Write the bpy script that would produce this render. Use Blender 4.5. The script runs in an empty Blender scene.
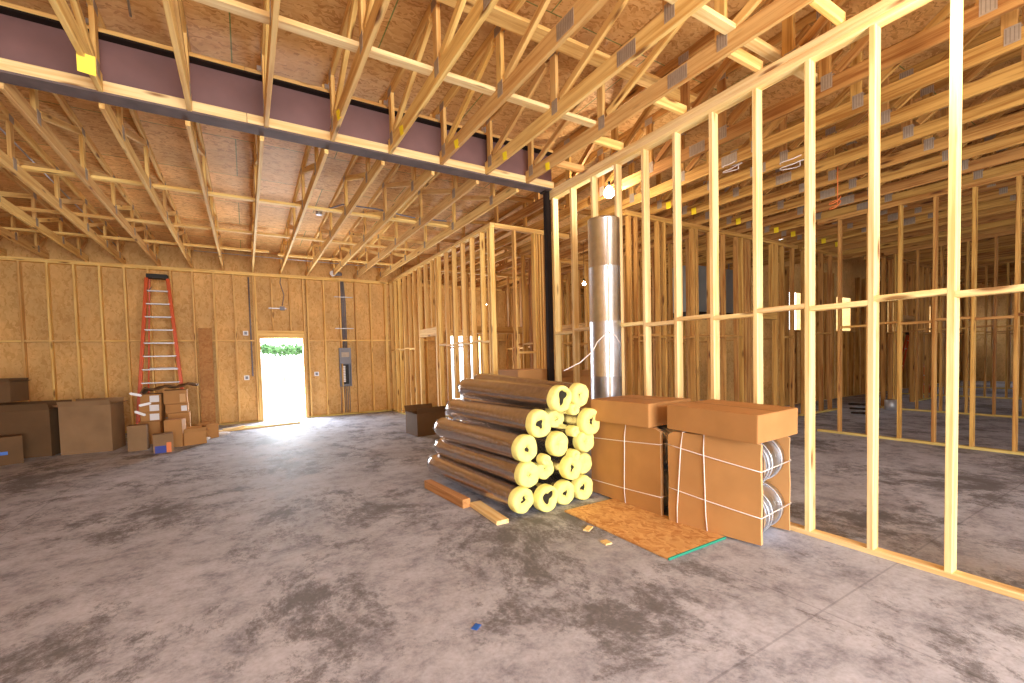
import bpy, bmesh, math, random
from mathutils import Vector, Matrix, Euler
random.seed(7)
SC = bpy.context.scene
COL = SC.collection
V = Vector
R = math.radians

# ------------------------------------------------------------------ materials
def new_mat(name):
    m = bpy.data.materials.new(name); m.use_nodes = True
    nt = m.node_tree; nt.nodes.clear()
    out = nt.nodes.new('ShaderNodeOutputMaterial'); b = nt.nodes.new('ShaderNodeBsdfPrincipled')
    nt.links.new(b.outputs[0], out.inputs[0])
    return m, nt, b
def N(nt, t, **kw):
    n = nt.nodes.new(t)
    for k, v in kw.items():
        if k in n.inputs.keys(): n.inputs[k].default_value = v
        else: setattr(n, k, v)
    return n
def ramp(nt, fac, stops):
    r = nt.nodes.new('ShaderNodeValToRGB'); cr = r.color_ramp
    while len(cr.elements) < len(stops): cr.elements.new(0.5)
    for e, (p, c) in zip(cr.elements, stops):
        e.position = p; e.color = (c[0], c[1], c[2], 1) if not isinstance(c, (int, float)) else (c, c, c, 1)
    nt.links.new(fac, r.inputs[0]); return r
def mixc(nt, fac, a, b, mode='MIX'):
    m = nt.nodes.new('ShaderNodeMix'); m.data_type = 'RGBA'; m.blend_type = mode
    for k, v in ((0, fac), (6, a), (7, b)):
        if hasattr(v, 'links') or hasattr(v, 'is_linked'): nt.links.new(v, m.inputs[k])
        else: m.inputs[k].default_value = v if k == 0 else (v[0], v[1], v[2], 1)
    return m.outputs[2]
def coords(nt, scale=(1, 1, 1), rnd=True, kind='Object'):
    tc = nt.nodes.new('ShaderNodeTexCoord'); src = tc.outputs[kind]
    if rnd:
        oi = nt.nodes.new('ShaderNodeObjectInfo')
        mu = nt.nodes.new('ShaderNodeMath'); mu.operation = 'MULTIPLY'; mu.inputs[1].default_value = 37.0
        nt.links.new(oi.outputs['Random'], mu.inputs[0])
        ad = nt.nodes.new('ShaderNodeVectorMath'); ad.operation = 'ADD'
        nt.links.new(src, ad.inputs[0]); nt.links.new(mu.outputs[0], ad.inputs[1]); src = ad.outputs[0]
    mp = nt.nodes.new('ShaderNodeMapping'); mp.inputs['Scale'].default_value = scale
    nt.links.new(src, mp.inputs[0]); return mp.outputs[0]
def bump(nt, b, h, strength=0.3, dist=0.01):
    n = nt.nodes.new('ShaderNodeBump'); n.inputs['Strength'].default_value = strength; n.inputs['Distance'].default_value = dist
    nt.links.new(h, n.inputs['Height']); nt.links.new(n.outputs[0], b.inputs['Normal'])

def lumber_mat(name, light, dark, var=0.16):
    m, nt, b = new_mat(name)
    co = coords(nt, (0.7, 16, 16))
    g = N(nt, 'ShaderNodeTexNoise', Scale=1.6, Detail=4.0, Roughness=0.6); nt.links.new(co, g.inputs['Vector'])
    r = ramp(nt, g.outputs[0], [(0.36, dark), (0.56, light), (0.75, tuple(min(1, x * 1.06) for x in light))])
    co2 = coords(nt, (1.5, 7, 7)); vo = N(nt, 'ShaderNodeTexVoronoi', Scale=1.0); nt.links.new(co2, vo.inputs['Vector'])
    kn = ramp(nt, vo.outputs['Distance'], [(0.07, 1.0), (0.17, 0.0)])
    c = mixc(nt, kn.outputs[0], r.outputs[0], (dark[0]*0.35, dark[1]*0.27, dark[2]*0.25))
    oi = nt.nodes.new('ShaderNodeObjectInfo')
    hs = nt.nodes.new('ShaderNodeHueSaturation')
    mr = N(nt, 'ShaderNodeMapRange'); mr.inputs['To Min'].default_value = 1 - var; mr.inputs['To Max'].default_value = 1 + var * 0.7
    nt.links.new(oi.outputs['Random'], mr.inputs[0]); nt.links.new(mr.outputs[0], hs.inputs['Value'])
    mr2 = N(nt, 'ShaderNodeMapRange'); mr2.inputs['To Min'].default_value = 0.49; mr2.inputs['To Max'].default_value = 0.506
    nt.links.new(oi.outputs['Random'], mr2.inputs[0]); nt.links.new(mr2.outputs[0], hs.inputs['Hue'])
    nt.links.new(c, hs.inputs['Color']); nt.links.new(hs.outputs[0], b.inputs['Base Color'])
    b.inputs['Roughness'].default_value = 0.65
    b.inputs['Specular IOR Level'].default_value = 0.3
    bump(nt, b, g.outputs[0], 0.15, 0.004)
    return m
def osb_mat(name, c1, c2, c3, seam=None, kind='Object', panel=None, sc=(1, 1, 1), vs=22.0):
    m, nt, b = new_mat(name)
    co = coords(nt, (1, 1, 1), False, kind)
    vo = N(nt, 'ShaderNodeTexVoronoi', Scale=vs, Randomness=1.0)
    dn = N(nt, 'ShaderNodeTexNoise', Scale=9.0, Detail=2.0); nt.links.new(co, dn.inputs['Vector'])
    dm = mixc(nt, 0.18, co, dn.outputs['Color'], 'ADD'); mq = nt.nodes.new('ShaderNodeMapping'); mq.inputs['Scale'].default_value = sc; nt.links.new(dm, mq.inputs[0]); nt.links.new(mq.outputs[0], vo.inputs['Vector'])
    sp = nt.nodes.new('ShaderNodeSeparateColor'); nt.links.new(vo.outputs['Color'], sp.inputs[0])
    r = ramp(nt, sp.outputs[0], [(0.0, c3), (0.35, c1), (1.0, c2)])
    big = N(nt, 'ShaderNodeTexNoise', Scale=1.3, Detail=3.0); nt.links.new(co, big.inputs['Vector'])
    br = ramp(nt, big.outputs[0], [(0.3, 0.80), (0.7, 1.1)])
    c = mixc(nt, 1.0, r.outputs[0], br.outputs[0], 'MULTIPLY')
    if panel:      # every sheet a slightly different tone, with a thin seam between sheets
        bk = nt.nodes.new('ShaderNodeTexBrick'); bk.offset = 0.5
        bk.inputs['Scale'].default_value = 1.0; bk.inputs['Mortar Size'].default_value = 0.006
        bk.inputs['Brick Width'].default_value = panel[0]; bk.inputs['Row Height'].default_value = panel[1]
        bk.inputs['Color1'].default_value = (0.86, 0.86, 0.86, 1); bk.inputs['Color2'].default_value = (1.1, 1.08, 1.05, 1)
        bk.inputs['Mortar'].default_value = (seam[0], seam[1], seam[2], 1)
        mp = nt.nodes.new('ShaderNodeMapping'); mp.inputs['Location'].default_value = panel[2]
        mp.inputs['Rotation'].default_value = panel[3]
        nt.links.new(co, mp.inputs[0]); nt.links.new(mp.outputs[0], bk.inputs['Vector'])
        c = mixc(nt, 1.0, c, bk.outputs['Color'], 'MULTIPLY')
    nt.links.new(c, b.inputs['Base Color']); b.inputs['Roughness'].default_value = 0.6
    b.inputs['Specular IOR Level'].default_value = 0.3
    bump(nt, b, sp.outputs[0], 0.2, 0.003)
    return m
def plain(name, col, rough=0.5, metal=0.0, noise=0.0, nscale=8.0, bumps=0.0, spec=0.5, stretch=(1, 1, 1)):
    m, nt, b = new_mat(name)
    co = coords(nt, stretch); n = N(nt, 'ShaderNodeTexNoise', Scale=nscale, Detail=4.0); nt.links.new(co, n.inputs['Vector'])
    r = ramp(nt, n.outputs[0], [(0.3, tuple(x * (1 - noise) for x in col)), (0.7, tuple(min(1, x * (1 + noise)) for x in col))])
    nt.links.new(r.outputs[0], b.inputs['Base Color'])
    b.inputs['Roughness'].default_value = rough; b.inputs['Metallic'].default_value = metal
    b.inputs['Specular IOR Level'].default_value = spec
    if bumps: bump(nt, b, n.outputs[0], bumps, 0.01)
    return m
def emit(name, col, s):
    m = bpy.data.materials.new(name); m.use_nodes = True; nt = m.node_tree; nt.nodes.clear()
    o = nt.nodes.new('ShaderNodeOutputMaterial'); e = nt.nodes.new('ShaderNodeEmission')
    e.inputs[0].default_value = (*col, 1); e.inputs[1].default_value = s; nt.links.new(e.outputs[0], o.inputs[0]); return m

LUM = lumber_mat('lumber_yellow_pine', (0.84, 0.57, 0.20), (0.66, 0.36, 0.095))
LUM2 = lumber_mat('lumber_pale_pine', (0.88, 0.68, 0.33), (0.74, 0.49, 0.18), 0.08)
LUM3 = lumber_mat('lumber_shaded', (0.56, 0.31, 0.085), (0.32, 0.135, 0.026))  # pine with the gloom of the right-hand and back rooms mixed into its colour
LUMR = lumber_mat('lumber_reddish', (0.50, 0.24, 0.09), (0.36, 0.15, 0.05))
TREAT = lumber_mat('lumber_treated', (0.60, 0.47, 0.16), (0.47, 0.33, 0.09))
OSBW = osb_mat('osb_wall', (0.69, 0.41, 0.14), (0.75, 0.47, 0.18), (0.60, 0.33, 0.095), sc=(1, 1, .35), vs=30)
OSBR = osb_mat('osb_roof', (0.74, 0.405, 0.135), (0.84, 0.51, 0.20), (0.54, 0.25, 0.065), seam=(0.25, 0.55, 0.42),
               panel=(2.44, 1.22, (0, -3.24, 0), (0, 0, 0)), sc=(.35, 1.3, 1), vs=34)
OSBS = osb_mat('osb_sheet', (0.64, 0.33, 0.115), (0.76, 0.46, 0.19), (0.50, 0.21, 0.06), sc=(1.2, .5, 1), vs=34)
PLY = osb_mat('plywood_dark', (0.44, 0.20, 0.055), (0.50, 0.25, 0.075), (0.38, 0.16, 0.04))
TEAL = plain('teal_edge', (0.015, 0.26, 0.17), 0.6)
CARD = plain('cardboard', (0.43, 0.215, 0.075), 0.75, 0, 0.10, 3.0, 0.05, 0.2)
CARDL = plain('cardboard_edge', (0.66, 0.40, 0.19), 0.8, 0, 0.08, 3.0, 0, 0.2)
CARDG = plain('cardboard_far_shaded', (0.27, 0.165, 0.085), 0.8, 0, 0.12, 3.0, 0.05, 0.2)  # cardboard colour lowered to carry the shade of the left corner
CARDD = plain('cardboard_dull_shaded', (0.14, 0.078, 0.036), 0.8, 0, 0.12, 3.0, 0.05, 0.2)  # deeper shade painted into the far-left cardboard; also serves for dark seams
PAPER = plain('white_paper', (0.75, 0.75, 0.78), 0.7)
BLUE = plain('blue_print', (0.02, 0.035, 0.28), 0.6)
ORNG = plain('orange_print', (0.75, 0.20, 0.05), 0.6)
STRAP = plain('white_strap', (0.80, 0.72, 0.68), 0.5)
STEELP = plain('steel_primer', (0.19, 0.10, 0.095), 0.55, 0, 0.16, 2.5, 0.02)
STEELB = plain('steel_flange', (0.13, 0.095, 0.09), 0.75, 0.0, 0.25, 5.0, 0, 0.25)
STEELK = plain('steel_dark', (0.022, 0.014, 0.011), 0.8, 0.0, 0.2, 5.0, 0, 0.15)
GALV = plain('galvanised', (0.70, 0.75, 0.84), 0.28, 1.0, 0.07, 14.0, 0.02)
GALVD = plain('galvanised_dull', (0.40, 0.32, 0.24), 0.55, 0.2, 0.12, 25.0)
SLOT = plain('plate_slots', (0.26, 0.19, 0.13), 0.6)
GREYM = plain('grey_metal', (0.19, 0.19, 0.215), 0.5, 0.2, 0.1, 5.0)
BLACK = plain('black', (0.008, 0.007, 0.006), 0.6)
WHITE = plain('white_plastic', (0.8, 0.8, 0.82), 0.4)
YTAG = plain('yellow_tag', (0.90, 0.68, 0.02), 0.5)
RED = plain('orange_fibreglass', (0.62, 0.085, 0.012), 0.4, 0, 0.1, 4.0)
ALU = plain('aluminium', (0.50, 0.50, 0.52), 0.45, 0.6, 0.05, 20.0)
GREYUNIT = plain('grey_sheet', (0.30, 0.33, 0.33), 0.5, 0.3, 0.06, 3.0)
LEAF = plain('leaves', (0.13, 0.27, 0.09), 0.7, 0, 0.6, 3.0)
BARK = plain('bark', (0.30, 0.24, 0.19), 0.8, 0, 0.2, 8.0)
BTAPE = plain('blue_tape', (0.02, 0.12, 0.50), 0.5)
FIB = plain('fibreglass', (0.88, 0.80, 0.27), 0.9, 0, 0.05, 26.0, 0.35, 0.1)
def foil_mat():
    m, nt, b = new_mat('foil_wrap')
    co = coords(nt, (3, 14, 14)); n = N(nt, 'ShaderNodeTexNoise', Scale=2.2, Detail=5.0, Roughness=0.6); nt.links.new(co, n.inputs['Vector'])
    r = ramp(nt, n.outputs[0], [(0.35, (0.56, 0.49, 0.45)), (0.7, (0.76, 0.69, 0.64))]); nt.links.new(r.outputs[0], b.inputs['Base Color'])
    b.inputs['Metallic'].default_value = 0.96; b.inputs['Roughness'].default_value = 0.15
    bump(nt, b, n.outputs[0], 0.35, 0.012); return m
FOIL = foil_mat()
FILM = plain('clear_film_bunched', (0.72, 0.68, 0.66), 0.3, 0.3, 0.3, 20, 0.6)
def floor_mat():
    m, nt, b = new_mat('concrete_slab')
    co = coords(nt, (1, 1, 1), False)
    n1 = N(nt, 'ShaderNodeTexNoise', Scale=0.55, Detail=5.0, Roughness=0.62, Distortion=0.4); nt.links.new(co, n1.inputs['Vector'])
    n2 = N(nt, 'ShaderNodeTexNoise', Scale=3.2, Detail=12.0, Roughness=0.80, Distortion=0.15); nt.links.new(co, n2.inputs['Vector'])
    n3 = N(nt, 'ShaderNodeTexNoise', Scale=40.0, Detail=4.0); nt.links.new(co, n3.inputs['Vector'])
    base = ramp(nt, n1.outputs[0], [(0.30, (0.36, 0.365, 0.415)), (0.52, (0.435, 0.45, 0.525)), (0.72, (0.53, 0.55, 0.64))])
    st = ramp(nt, n2.outputs[0], [(0.36, (0.48, 0.47, 0.48)), (0.46, (0.82, 0.81, 0.82)), (0.54, (1.0, 1.0, 1.0)), (0.68, (1.16, 1.16, 1.16))])
    c = mixc(nt, 1.0, base.outputs[0], st.outputs[0], 'MULTIPLY')
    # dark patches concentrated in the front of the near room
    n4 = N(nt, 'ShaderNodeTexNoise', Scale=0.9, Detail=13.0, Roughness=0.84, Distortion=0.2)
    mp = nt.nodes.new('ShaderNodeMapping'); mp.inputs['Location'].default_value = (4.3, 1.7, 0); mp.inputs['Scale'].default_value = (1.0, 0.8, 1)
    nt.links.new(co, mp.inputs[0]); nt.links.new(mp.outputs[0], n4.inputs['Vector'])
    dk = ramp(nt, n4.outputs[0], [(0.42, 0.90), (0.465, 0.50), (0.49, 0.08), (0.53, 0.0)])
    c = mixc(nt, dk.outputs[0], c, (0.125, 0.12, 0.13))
    fi = ramp(nt, n3.outputs[0], [(0.3, 0.9), (0.7, 1.08)])
    c = mixc(nt, 1.0, c, fi.outputs[0], 'MULTIPLY')
    # saw cuts
    bk = nt.nodes.new('ShaderNodeTexBrick'); bk.offset = 0.0
    bk.inputs['Scale'].default_value = 1.0; bk.inputs['Mortar Size'].default_value = 0.006; bk.inputs['Brick Width'].default_value = 4.6; bk.inputs['Row Height'].default_value = 4.6
    bk.inputs['Color1'].default_value = (1, 1, 1, 1); bk.inputs['Color2'].default_value = (1, 1, 1, 1); bk.inputs['Mortar'].default_value = (0.78, 0.77, 0.77, 1)
    mp2 = nt.nodes.new('ShaderNodeMapping'); mp2.inputs['Location'].default_value = (1.9, -1.2, 0)
    nt.links.new(co, mp2.inputs[0]); nt.links.new(mp2.outputs[0], bk.inputs['Vector'])
    c = mixc(nt, 1.0, c, bk.outputs['Color'], 'MULTIPLY')
    nt.links.new(c, b.inputs['Base Color'])
    rr = ramp(nt, n2.outputs[0], [(0.3, 0.62), (0.7, 0.80)]); nt.links.new(rr.outputs[0], b.inputs['Roughness'])
    b.inputs['Specular IOR Level'].default_value = 0.18
    bump(nt, b, n2.outputs[0], 0.06, 0.01); return m
CONC = floor_mat()
GROUND = plain('pale_ground', (0.62, 0.58, 0.52), 0.9, 0, 0.1, 0.4)

# ------------------------------------------------------------------ builders
def tag(o, label=None, cat=None, group=None, kind=None):
    for k, v in (('label', label), ('category', cat), ('group', group), ('kind', kind)):
        if v: o[k] = v
    return o
def empty(name, loc, label=None, cat=None, group=None, kind=None, rotz=0):
    o = bpy.data.objects.new(name, None); COL.objects.link(o); o.location = loc; o.rotation_euler = (0, 0, rotz)
    o.empty_display_size = 0.1
    return tag(o, label, cat, group, kind)
def mesh_obj(name, bm, mat, parent=None, mats=None, smooth=False):
    me = bpy.data.meshes.new(name); bm.to_mesh(me); bm.free()
    for m in (mats or [mat]): me.materials.append(m)
    if smooth:
        for p in me.polygons: p.use_smooth = True
    o = bpy.data.objects.new(name, me); COL.objects.link(o)
    if parent: o.parent = parent
    return o
CACHE = {}
def bar_mesh(L, w, h, mat, cham=0.003):
    k = (round(L, 3), w, h, mat.name)
    if k in CACHE: return CACHE[k]
    bm = bmesh.new(); c = min(cham, w * .3, h * .3)
    pr = [(-w/2+c, -h/2), (w/2-c, -h/2), (w/2, -h/2+c), (w/2, h/2-c), (w/2-c, h/2), (-w/2+c, h/2), (-w/2, h/2-c), (-w/2, -h/2+c)]
    a = [bm.verts.new((-L/2, y, z)) for y, z in pr]; b = [bm.verts.new((L/2, y, z)) for y, z in pr]
    for i in range(8): bm.faces.new((a[i], a[(i+1) % 8], b[(i+1) % 8], b[i]))
    bm.faces.new(a[::-1]); bm.faces.new(b)
    bmesh.ops.recalc_face_normals(bm, faces=bm.faces)
    me = bpy.data.meshes.new('lumber'); bm.to_mesh(me); bm.free(); me.materials.append(mat); CACHE[k] = me
    return me
def bar(name, A, B, w, h, mat, parent=None, side=(1, 0, 0), origin=(0, 0, 0)):
    """bar from A to B (world); w is measured along `side`, h across it"""
    A, B, s = V(A), V(B), V(side); x = (B - A); L = x.length; x.normalize()
    y = (s - x * s.dot(x)).normalized(); z = x.cross(y)
    o = bpy.data.objects.new(name, bar_mesh(L, w, h, mat)); COL.objects.link(o)
    M = Matrix((x, y, z)).transposed().to_4x4(); M.translation = (A + B) / 2
    if parent:
        o.parent = parent; o.matrix_basis = Matrix.Translation(-V(origin)) @ M
    else: o.matrix_basis = M
    return o
def add_box(bm, x0, y0, z0, x1, y1, z1, mi=0):
    vs = [bm.verts.new(p) for p in ((x0,y0,z0),(x1,y0,z0),(x1,y1,z0),(x0,y1,z0),(x0,y0,z1),(x1,y0,z1),(x1,y1,z1),(x0,y1,z1))]
    for f in ((0,3,2,1),(4,5,6,7),(0,1,5,4),(1,2,6,5),(2,3,7,6),(3,0,4,7)):
        fc = bm.faces.new([vs[i] for i in f]); fc.material_index = mi
    return vs
def add_tube(bm, pts, r, n=10, mi=0, cap=True):
    rings = []; pts = [V(p) for p in pts]
    for i, p in enumerate(pts):
        d = (pts[min(i+1, len(pts)-1)] - pts[max(i-1, 0)]).normalized()
        u = d.orthogonal().normalized() if i == 0 else (u - d * u.dot(d)).normalized()
        v = d.cross(u); rr = r[i] if isinstance(r, (list, tuple)) else r
        rings.append([bm.verts.new(p + (u * math.cos(a) + v * math.sin(a)) * rr) for a in [2*math.pi*k/n for k in range(n)]])
    for a, b in zip(rings, rings[1:]):
        for k in range(n):
            f = bm.faces.new((a[k], a[(k+1) % n], b[(k+1) % n], b[k])); f.material_index = mi; f.smooth = True
    if cap:
        f = bm.faces.new(rings[0][::-1]); f.material_index = mi; f = bm.faces.new(rings[-1]); f.material_index = mi
def boxo(name, x0, y0, z0, x1, y1, z1, mat, parent=None, bevel=0.0):
    bm = bmesh.new(); add_box(bm, x0, y0, z0, x1, y1, z1)
    if bevel: bmesh.ops.bevel(bm, geom=bm.edges[:], offset=bevel, segments=2, affect='EDGES')
    return mesh_obj(name, bm, mat, parent)
def tubeo(name, pts, r, mat, parent=None, n=10):
    bm = bmesh.new(); add_tube(bm, pts, r, n); return mesh_obj(name, bm, mat, parent)
def slab(name, x0, y0, z0, x1, y1, z1, mat, holes=(), axis='y', parent=None):
    """wall sheet with rectangular holes (u0,v0,u1,v1) in its plane"""
    bm = bmesh.new()
    u0, u1 = (x0, x1) if axis == 'y' else (y0, y1)
    us = sorted({u0, u1, *[h[0] for h in holes], *[h[2] for h in holes]}); vs = sorted({z0, z1, *[h[1] for h in holes], *[h[3] for h in holes]})
    for a, b in zip(us, us[1:]):
        for c, d in zip(vs, vs[1:]):
            mu, mv = (a+b)/2, (c+d)/2
            if any(h[0] < mu < h[2] and h[1] < mv < h[3] for h in holes): continue
            if axis == 'y': add_box(bm, a, y0, c, b, y1, d)
            else: add_box(bm, x0, a, c, x1, b, d)
    bmesh.ops.remove_doubles(bm, verts=bm.verts, dist=1e-5)
    dele = [f for f in bm.faces if any(f is not g and {v.index for v in f.verts} == {v.index for v in g.verts} for e in f.edges for g in e.link_faces)] if False else []
    return mesh_obj(name, bm, mat, parent)
def copy_tree(o, parent=None):
    c = o.copy(); COL.objects.link(c); c.parent = parent
    for ch in list(o.children): copy_tree(ch, c)
    return c
ORD = ['first','second','third','fourth','fifth','sixth','seventh','eighth','ninth','tenth','eleventh','twelfth','thirteenth','fourteenth','fifteenth','sixteenth','seventeenth','eighteenth','nineteenth','twentieth',
 'twenty-first','twenty-second','twenty-third','twenty-fourth','twenty-fifth','twenty-sixth','twenty-seventh','twenty-eighth','twenty-ninth','thirtieth','thirty-first','thirty-second','thirty-third','thirty-fourth','thirty-fifth']

# key levels
HT = 3.641            # top of studs
PT = 3.717            # top of double plate
YB = 5.10             # steel beam line
YF = 12.736           # face of far wall studs
XD = 3.723            # face of near stud wall
def deck(y): return 4.46 - 0.030 * (y - YB) if y > YB else 4.46 + 0.02 * (YB - y)

# ------------------------------------------------------------------ setting
X0, X1, Y0, Y1 = -5.6, 26.0, -5.0, 12.9
bm = bmesh.new(); add_box(bm, X0 - .2, Y0 - .2, -0.15, X1 + .2, Y1 + .1, 0)
floor = mesh_obj('floor', bm, CONC); tag(floor, kind='structure')
bm = bmesh.new(); add_box(bm, -60, -60, -0.4, 80, 90, -0.16)
tag(mesh_obj('ground', bm, GROUND), kind='structure')
bm = bmesh.new(); XB = 12.1
def roof(x0, x1, ys):
    lo = [[bm.verts.new((x, y, deck(y))) for y in ys] for x in (x0, x1)]; hi = [[bm.verts.new((x, y, deck(y) + .02)) for y in ys] for x in (x0, x1)]; m = len(ys) - 1
    for i in range(m):
        bm.faces.new((lo[0][i], lo[0][i+1], lo[1][i+1], lo[1][i])); bm.faces.new((hi[0][i], hi[1][i], hi[1][i+1], hi[0][i+1]))
        bm.faces.new((lo[0][i], hi[0][i], hi[0][i+1], lo[0][i+1])); bm.faces.new((lo[1][i], lo[1][i+1], hi[1][i+1], hi[1][i]))
    bm.faces.new((lo[0][0], lo[1][0], hi[1][0], hi[0][0])); bm.faces.new((lo[0][m], hi[0][m], hi[1][m], lo[1][m]))
roof(X0 - .3, XB + .1, [Y0 - .5, YB, Y1 + .1]); roof(XB + .1001, X1 + .3, [Y0 - .5, YB, 6.4])
tag(mesh_obj('ceiling', bm, OSBR), kind='structure')

DX0, DX1, DZ = 0.325, 1.29, 2.09            # exit door in the far wall
WX0, WX1, WZ = 5.39, 6.47, 2.165            # opening seen through the partition
OS = YF + .14
wf = slab('wall_far', X0, OS, 0, XB, OS + .012, deck(YF) , OSBW, [(DX0, 0, DX1, DZ), (WX0, 0, WX1, WZ)], 'y'); tag(wf, kind='structure')
def fw(name, A, B, w, h, mat=LUM, side=(1, 0, 0)): return bar(name, A, B, w, h, mat, wf, side)
fw('top_plate', (X0, YF + .07, HT + .019), (4.0, YF + .07, HT + .019), .14, .038, LUM, (0, 1, 0))
fw('top_plate', (X0, YF + .07, HT + .057), (4.0, YF + .07, HT + .057), .14, .038, LUM, (0, 1, 0))
fw('top_plate', (4.0, YF + .07, HT + .038), (XB, YF + .07, HT + .038), .14, .076, LUM, (0, 1, 0))
for a, b in ((X0, DX0 - .04), (DX1 + .04, 3.55), (3.6, WX0), (WX1, XB)):
    fw('bottom_plate', (a, YF + .07, .019), (b, YF + .07, .019), .14, .038, TREAT, (0, 1, 0))
k0 = -3.845
xs = [k0 + .4064 * i for i in range(-4, 46)]
for i, x in enumerate(xs):
    if x > XB - .05: break
    if DX0 - .06 < x < DX1 + .06:
        fw('cripple_stud', (x, YF + .07, DZ + .20), (x, YF + .07, HT), .038, .14)
    elif WX0 - .06 < x < WX1 + .06: fw('cripple_stud', (x, YF + .07, WZ + .2), (x, YF + .07, HT), .038, .14)
    else: fw('stud', (x, YF + .07, .038), (x, YF + .07, HT), .038, .14)
for x in (DX0 - .02, DX1 + .02): fw('jack_stud', (x, YF + .07, .0), (x, YF + .07, DZ), .038, .14)
for x in (DX0 - .06, DX1 + .06, 3.50): fw('king_stud', (x, YF + .07, .038), (x, YF + .07, HT), .038, .14)
for x in (WX0 - .02, WX1 + .02): fw('jack_stud', (x, YF + .07, .0), (x, YF + .07, WZ), .038, .14)
fw('door_header', (DX0 - .04, YF + .065, DZ + .10), (DX1 + .04, YF + .065, DZ + .10), .13, .19, LUM, (0, 1, 0))
fw('door_header', (WX0 - .04, YF + .065, WZ + .10), (WX1 + .04, YF + .065, WZ + .10), .13, .19, LUM, (0, 1, 0))
for i in range(len(xs) - 1):
    a, b = xs[i] + .019, xs[i+1] - .019
    if b > XB or (a < DX1 + .1 and b > DX0 - .1) or (a < WX1 and b > WX0): continue
    fw('blocking', (a, YF + .07, 2.035), (b, YF + .07, 2.035), .14, .038, LUM, (0, 1, 0))

wl = slab('wall_left', X0 - .15, Y0, 0, X0 - .138, YF + .14, 4.7, OSBW, [], 'x'); tag(wl, kind='structure')
for i in range(20): bar('stud', (X0 - .07, YF - .3 - .61 * i, .04), (X0 - .07, YF - .3 - .61 * i, 3.6), .14, .038, LUM, wl)
# rear (street side) wall behind the camera: big unglazed openings
wr = slab('wall_rear', X0, Y0 - .15, 0, X1, Y0 - .13, 4.7, OSBW, [(-1.6, 0.0, .6, 3.3), (.8, 0.0, 3.5, 3.3), (5.2, .9, 6.9, 2.3), (10.2, .9, 11.9, 2.3), (15.2, .9, 16.9, 2.3), (20.2, .9, 21.9, 2.3)], 'y'); tag(wr, kind='structure')
wrt = slab('wall_right', X1, Y0, 0, X1 + .012, YF + .14, 4.7, OSBW, [(0.5, 1.6, 1.7, 3.0), (3.2, 1.6, 4.2, 3.0)], 'x'); tag(wrt, kind='structure')

# ------------------------------------------------------------------ stud walls
def stud_wall(label, p0, p1, mat, spacing=.4064, start=None, opening=None, nog=1.79, oz=2.1, skip=(), depth=.089, group='interior stud walls without boards', extra=(), nognear=True, pmat=None):
    """open stud wall from p0 to p1, studs every `spacing`; opening = (s0, s1) along the wall"""
    p0, p1 = V((*p0, 0)), V((*p1, 0)); d = (p1 - p0); L = d.length; d.normalize(); n = V((-d.y, d.x, 0))
    e = empty('stud_wall', p0, label, 'stud wall', group)
    def w(name, s0, z0, s1, z1, ww, hh, m, side):
        return bar(name, p0 + d * s0 + V((0, 0, z0)), p0 + d * s1 + V((0, 0, z1)), ww, hh, m, e, side, p0)
    w('top_plate', 0, HT + .019, L, HT + .019, depth, .038, mat, n); w('top_plate', 0, HT + .057, L, HT + .057, depth, .038, mat, n)
    segs = [(0, L)] if not opening else [(0, opening[0]), (opening[1], L)]
    for a, b in segs:
        if b - a > .05: w('bottom_plate', a, .019, b, .019, depth, .038, pmat or TREAT, n)
    ss = []; s = start if start is not None else .019
    while s < L: ss.append(s); s += spacing
    ss += [x for x in extra]; ss.sort()
    for s in ss:
        if opening and opening[0] - .03 < s < opening[1] + .03:
            w('cripple_stud', s, oz + .19, s, HT, .038, depth, mat, d)
        elif round(s, 2) not in skip: w('stud', s, .038, s, HT, .038, depth, mat, d)
    if opening:
        for s in opening:
            w('jack_stud', s, .0 if 0 < s < L else .038, s, oz, .038, depth, mat, d)
            k = s + (.04 if s > sum(opening)/2 else -.04)
            w('king_stud', k, .038, k, HT, .038, depth, mat, d)
        w('door_header', opening[0] - .02, oz + .095, opening[1] + .02, oz + .095, .08, .18, mat, n)
    if nog:
        for i, (a, b) in enumerate(zip(ss, ss[1:])):
            if b - a < .12 or (opening and a < opening[1] + .05 and b > opening[0] - .05): continue
            z = nog + (0.012 if i % 2 else -0.012)
            w('blocking', a + .019, z, b - .019, z, depth, .038, mat, n)
    return e
# near wall: direction -Y from its end at the beam column. centre line is half a stud behind the face
s0 = 5.07
stud_wall('long pale open stud wall standing right of the duct bundles, nearest the camera', (XD + .0445, s0), (XD + .0445, -1.6), LUM2, start=s0 - 5.014, nog=1.785,
          pmat=LUM2, group=None)
bar('top_plate', (XD + .04, s0, 3.7435), (XD + .04, -1.6, 3.7435), .08, .052, LUM2, bpy.data.objects['stud_wall'], (1, 0, 0), (XD + .0445, s0, 0))
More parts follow.
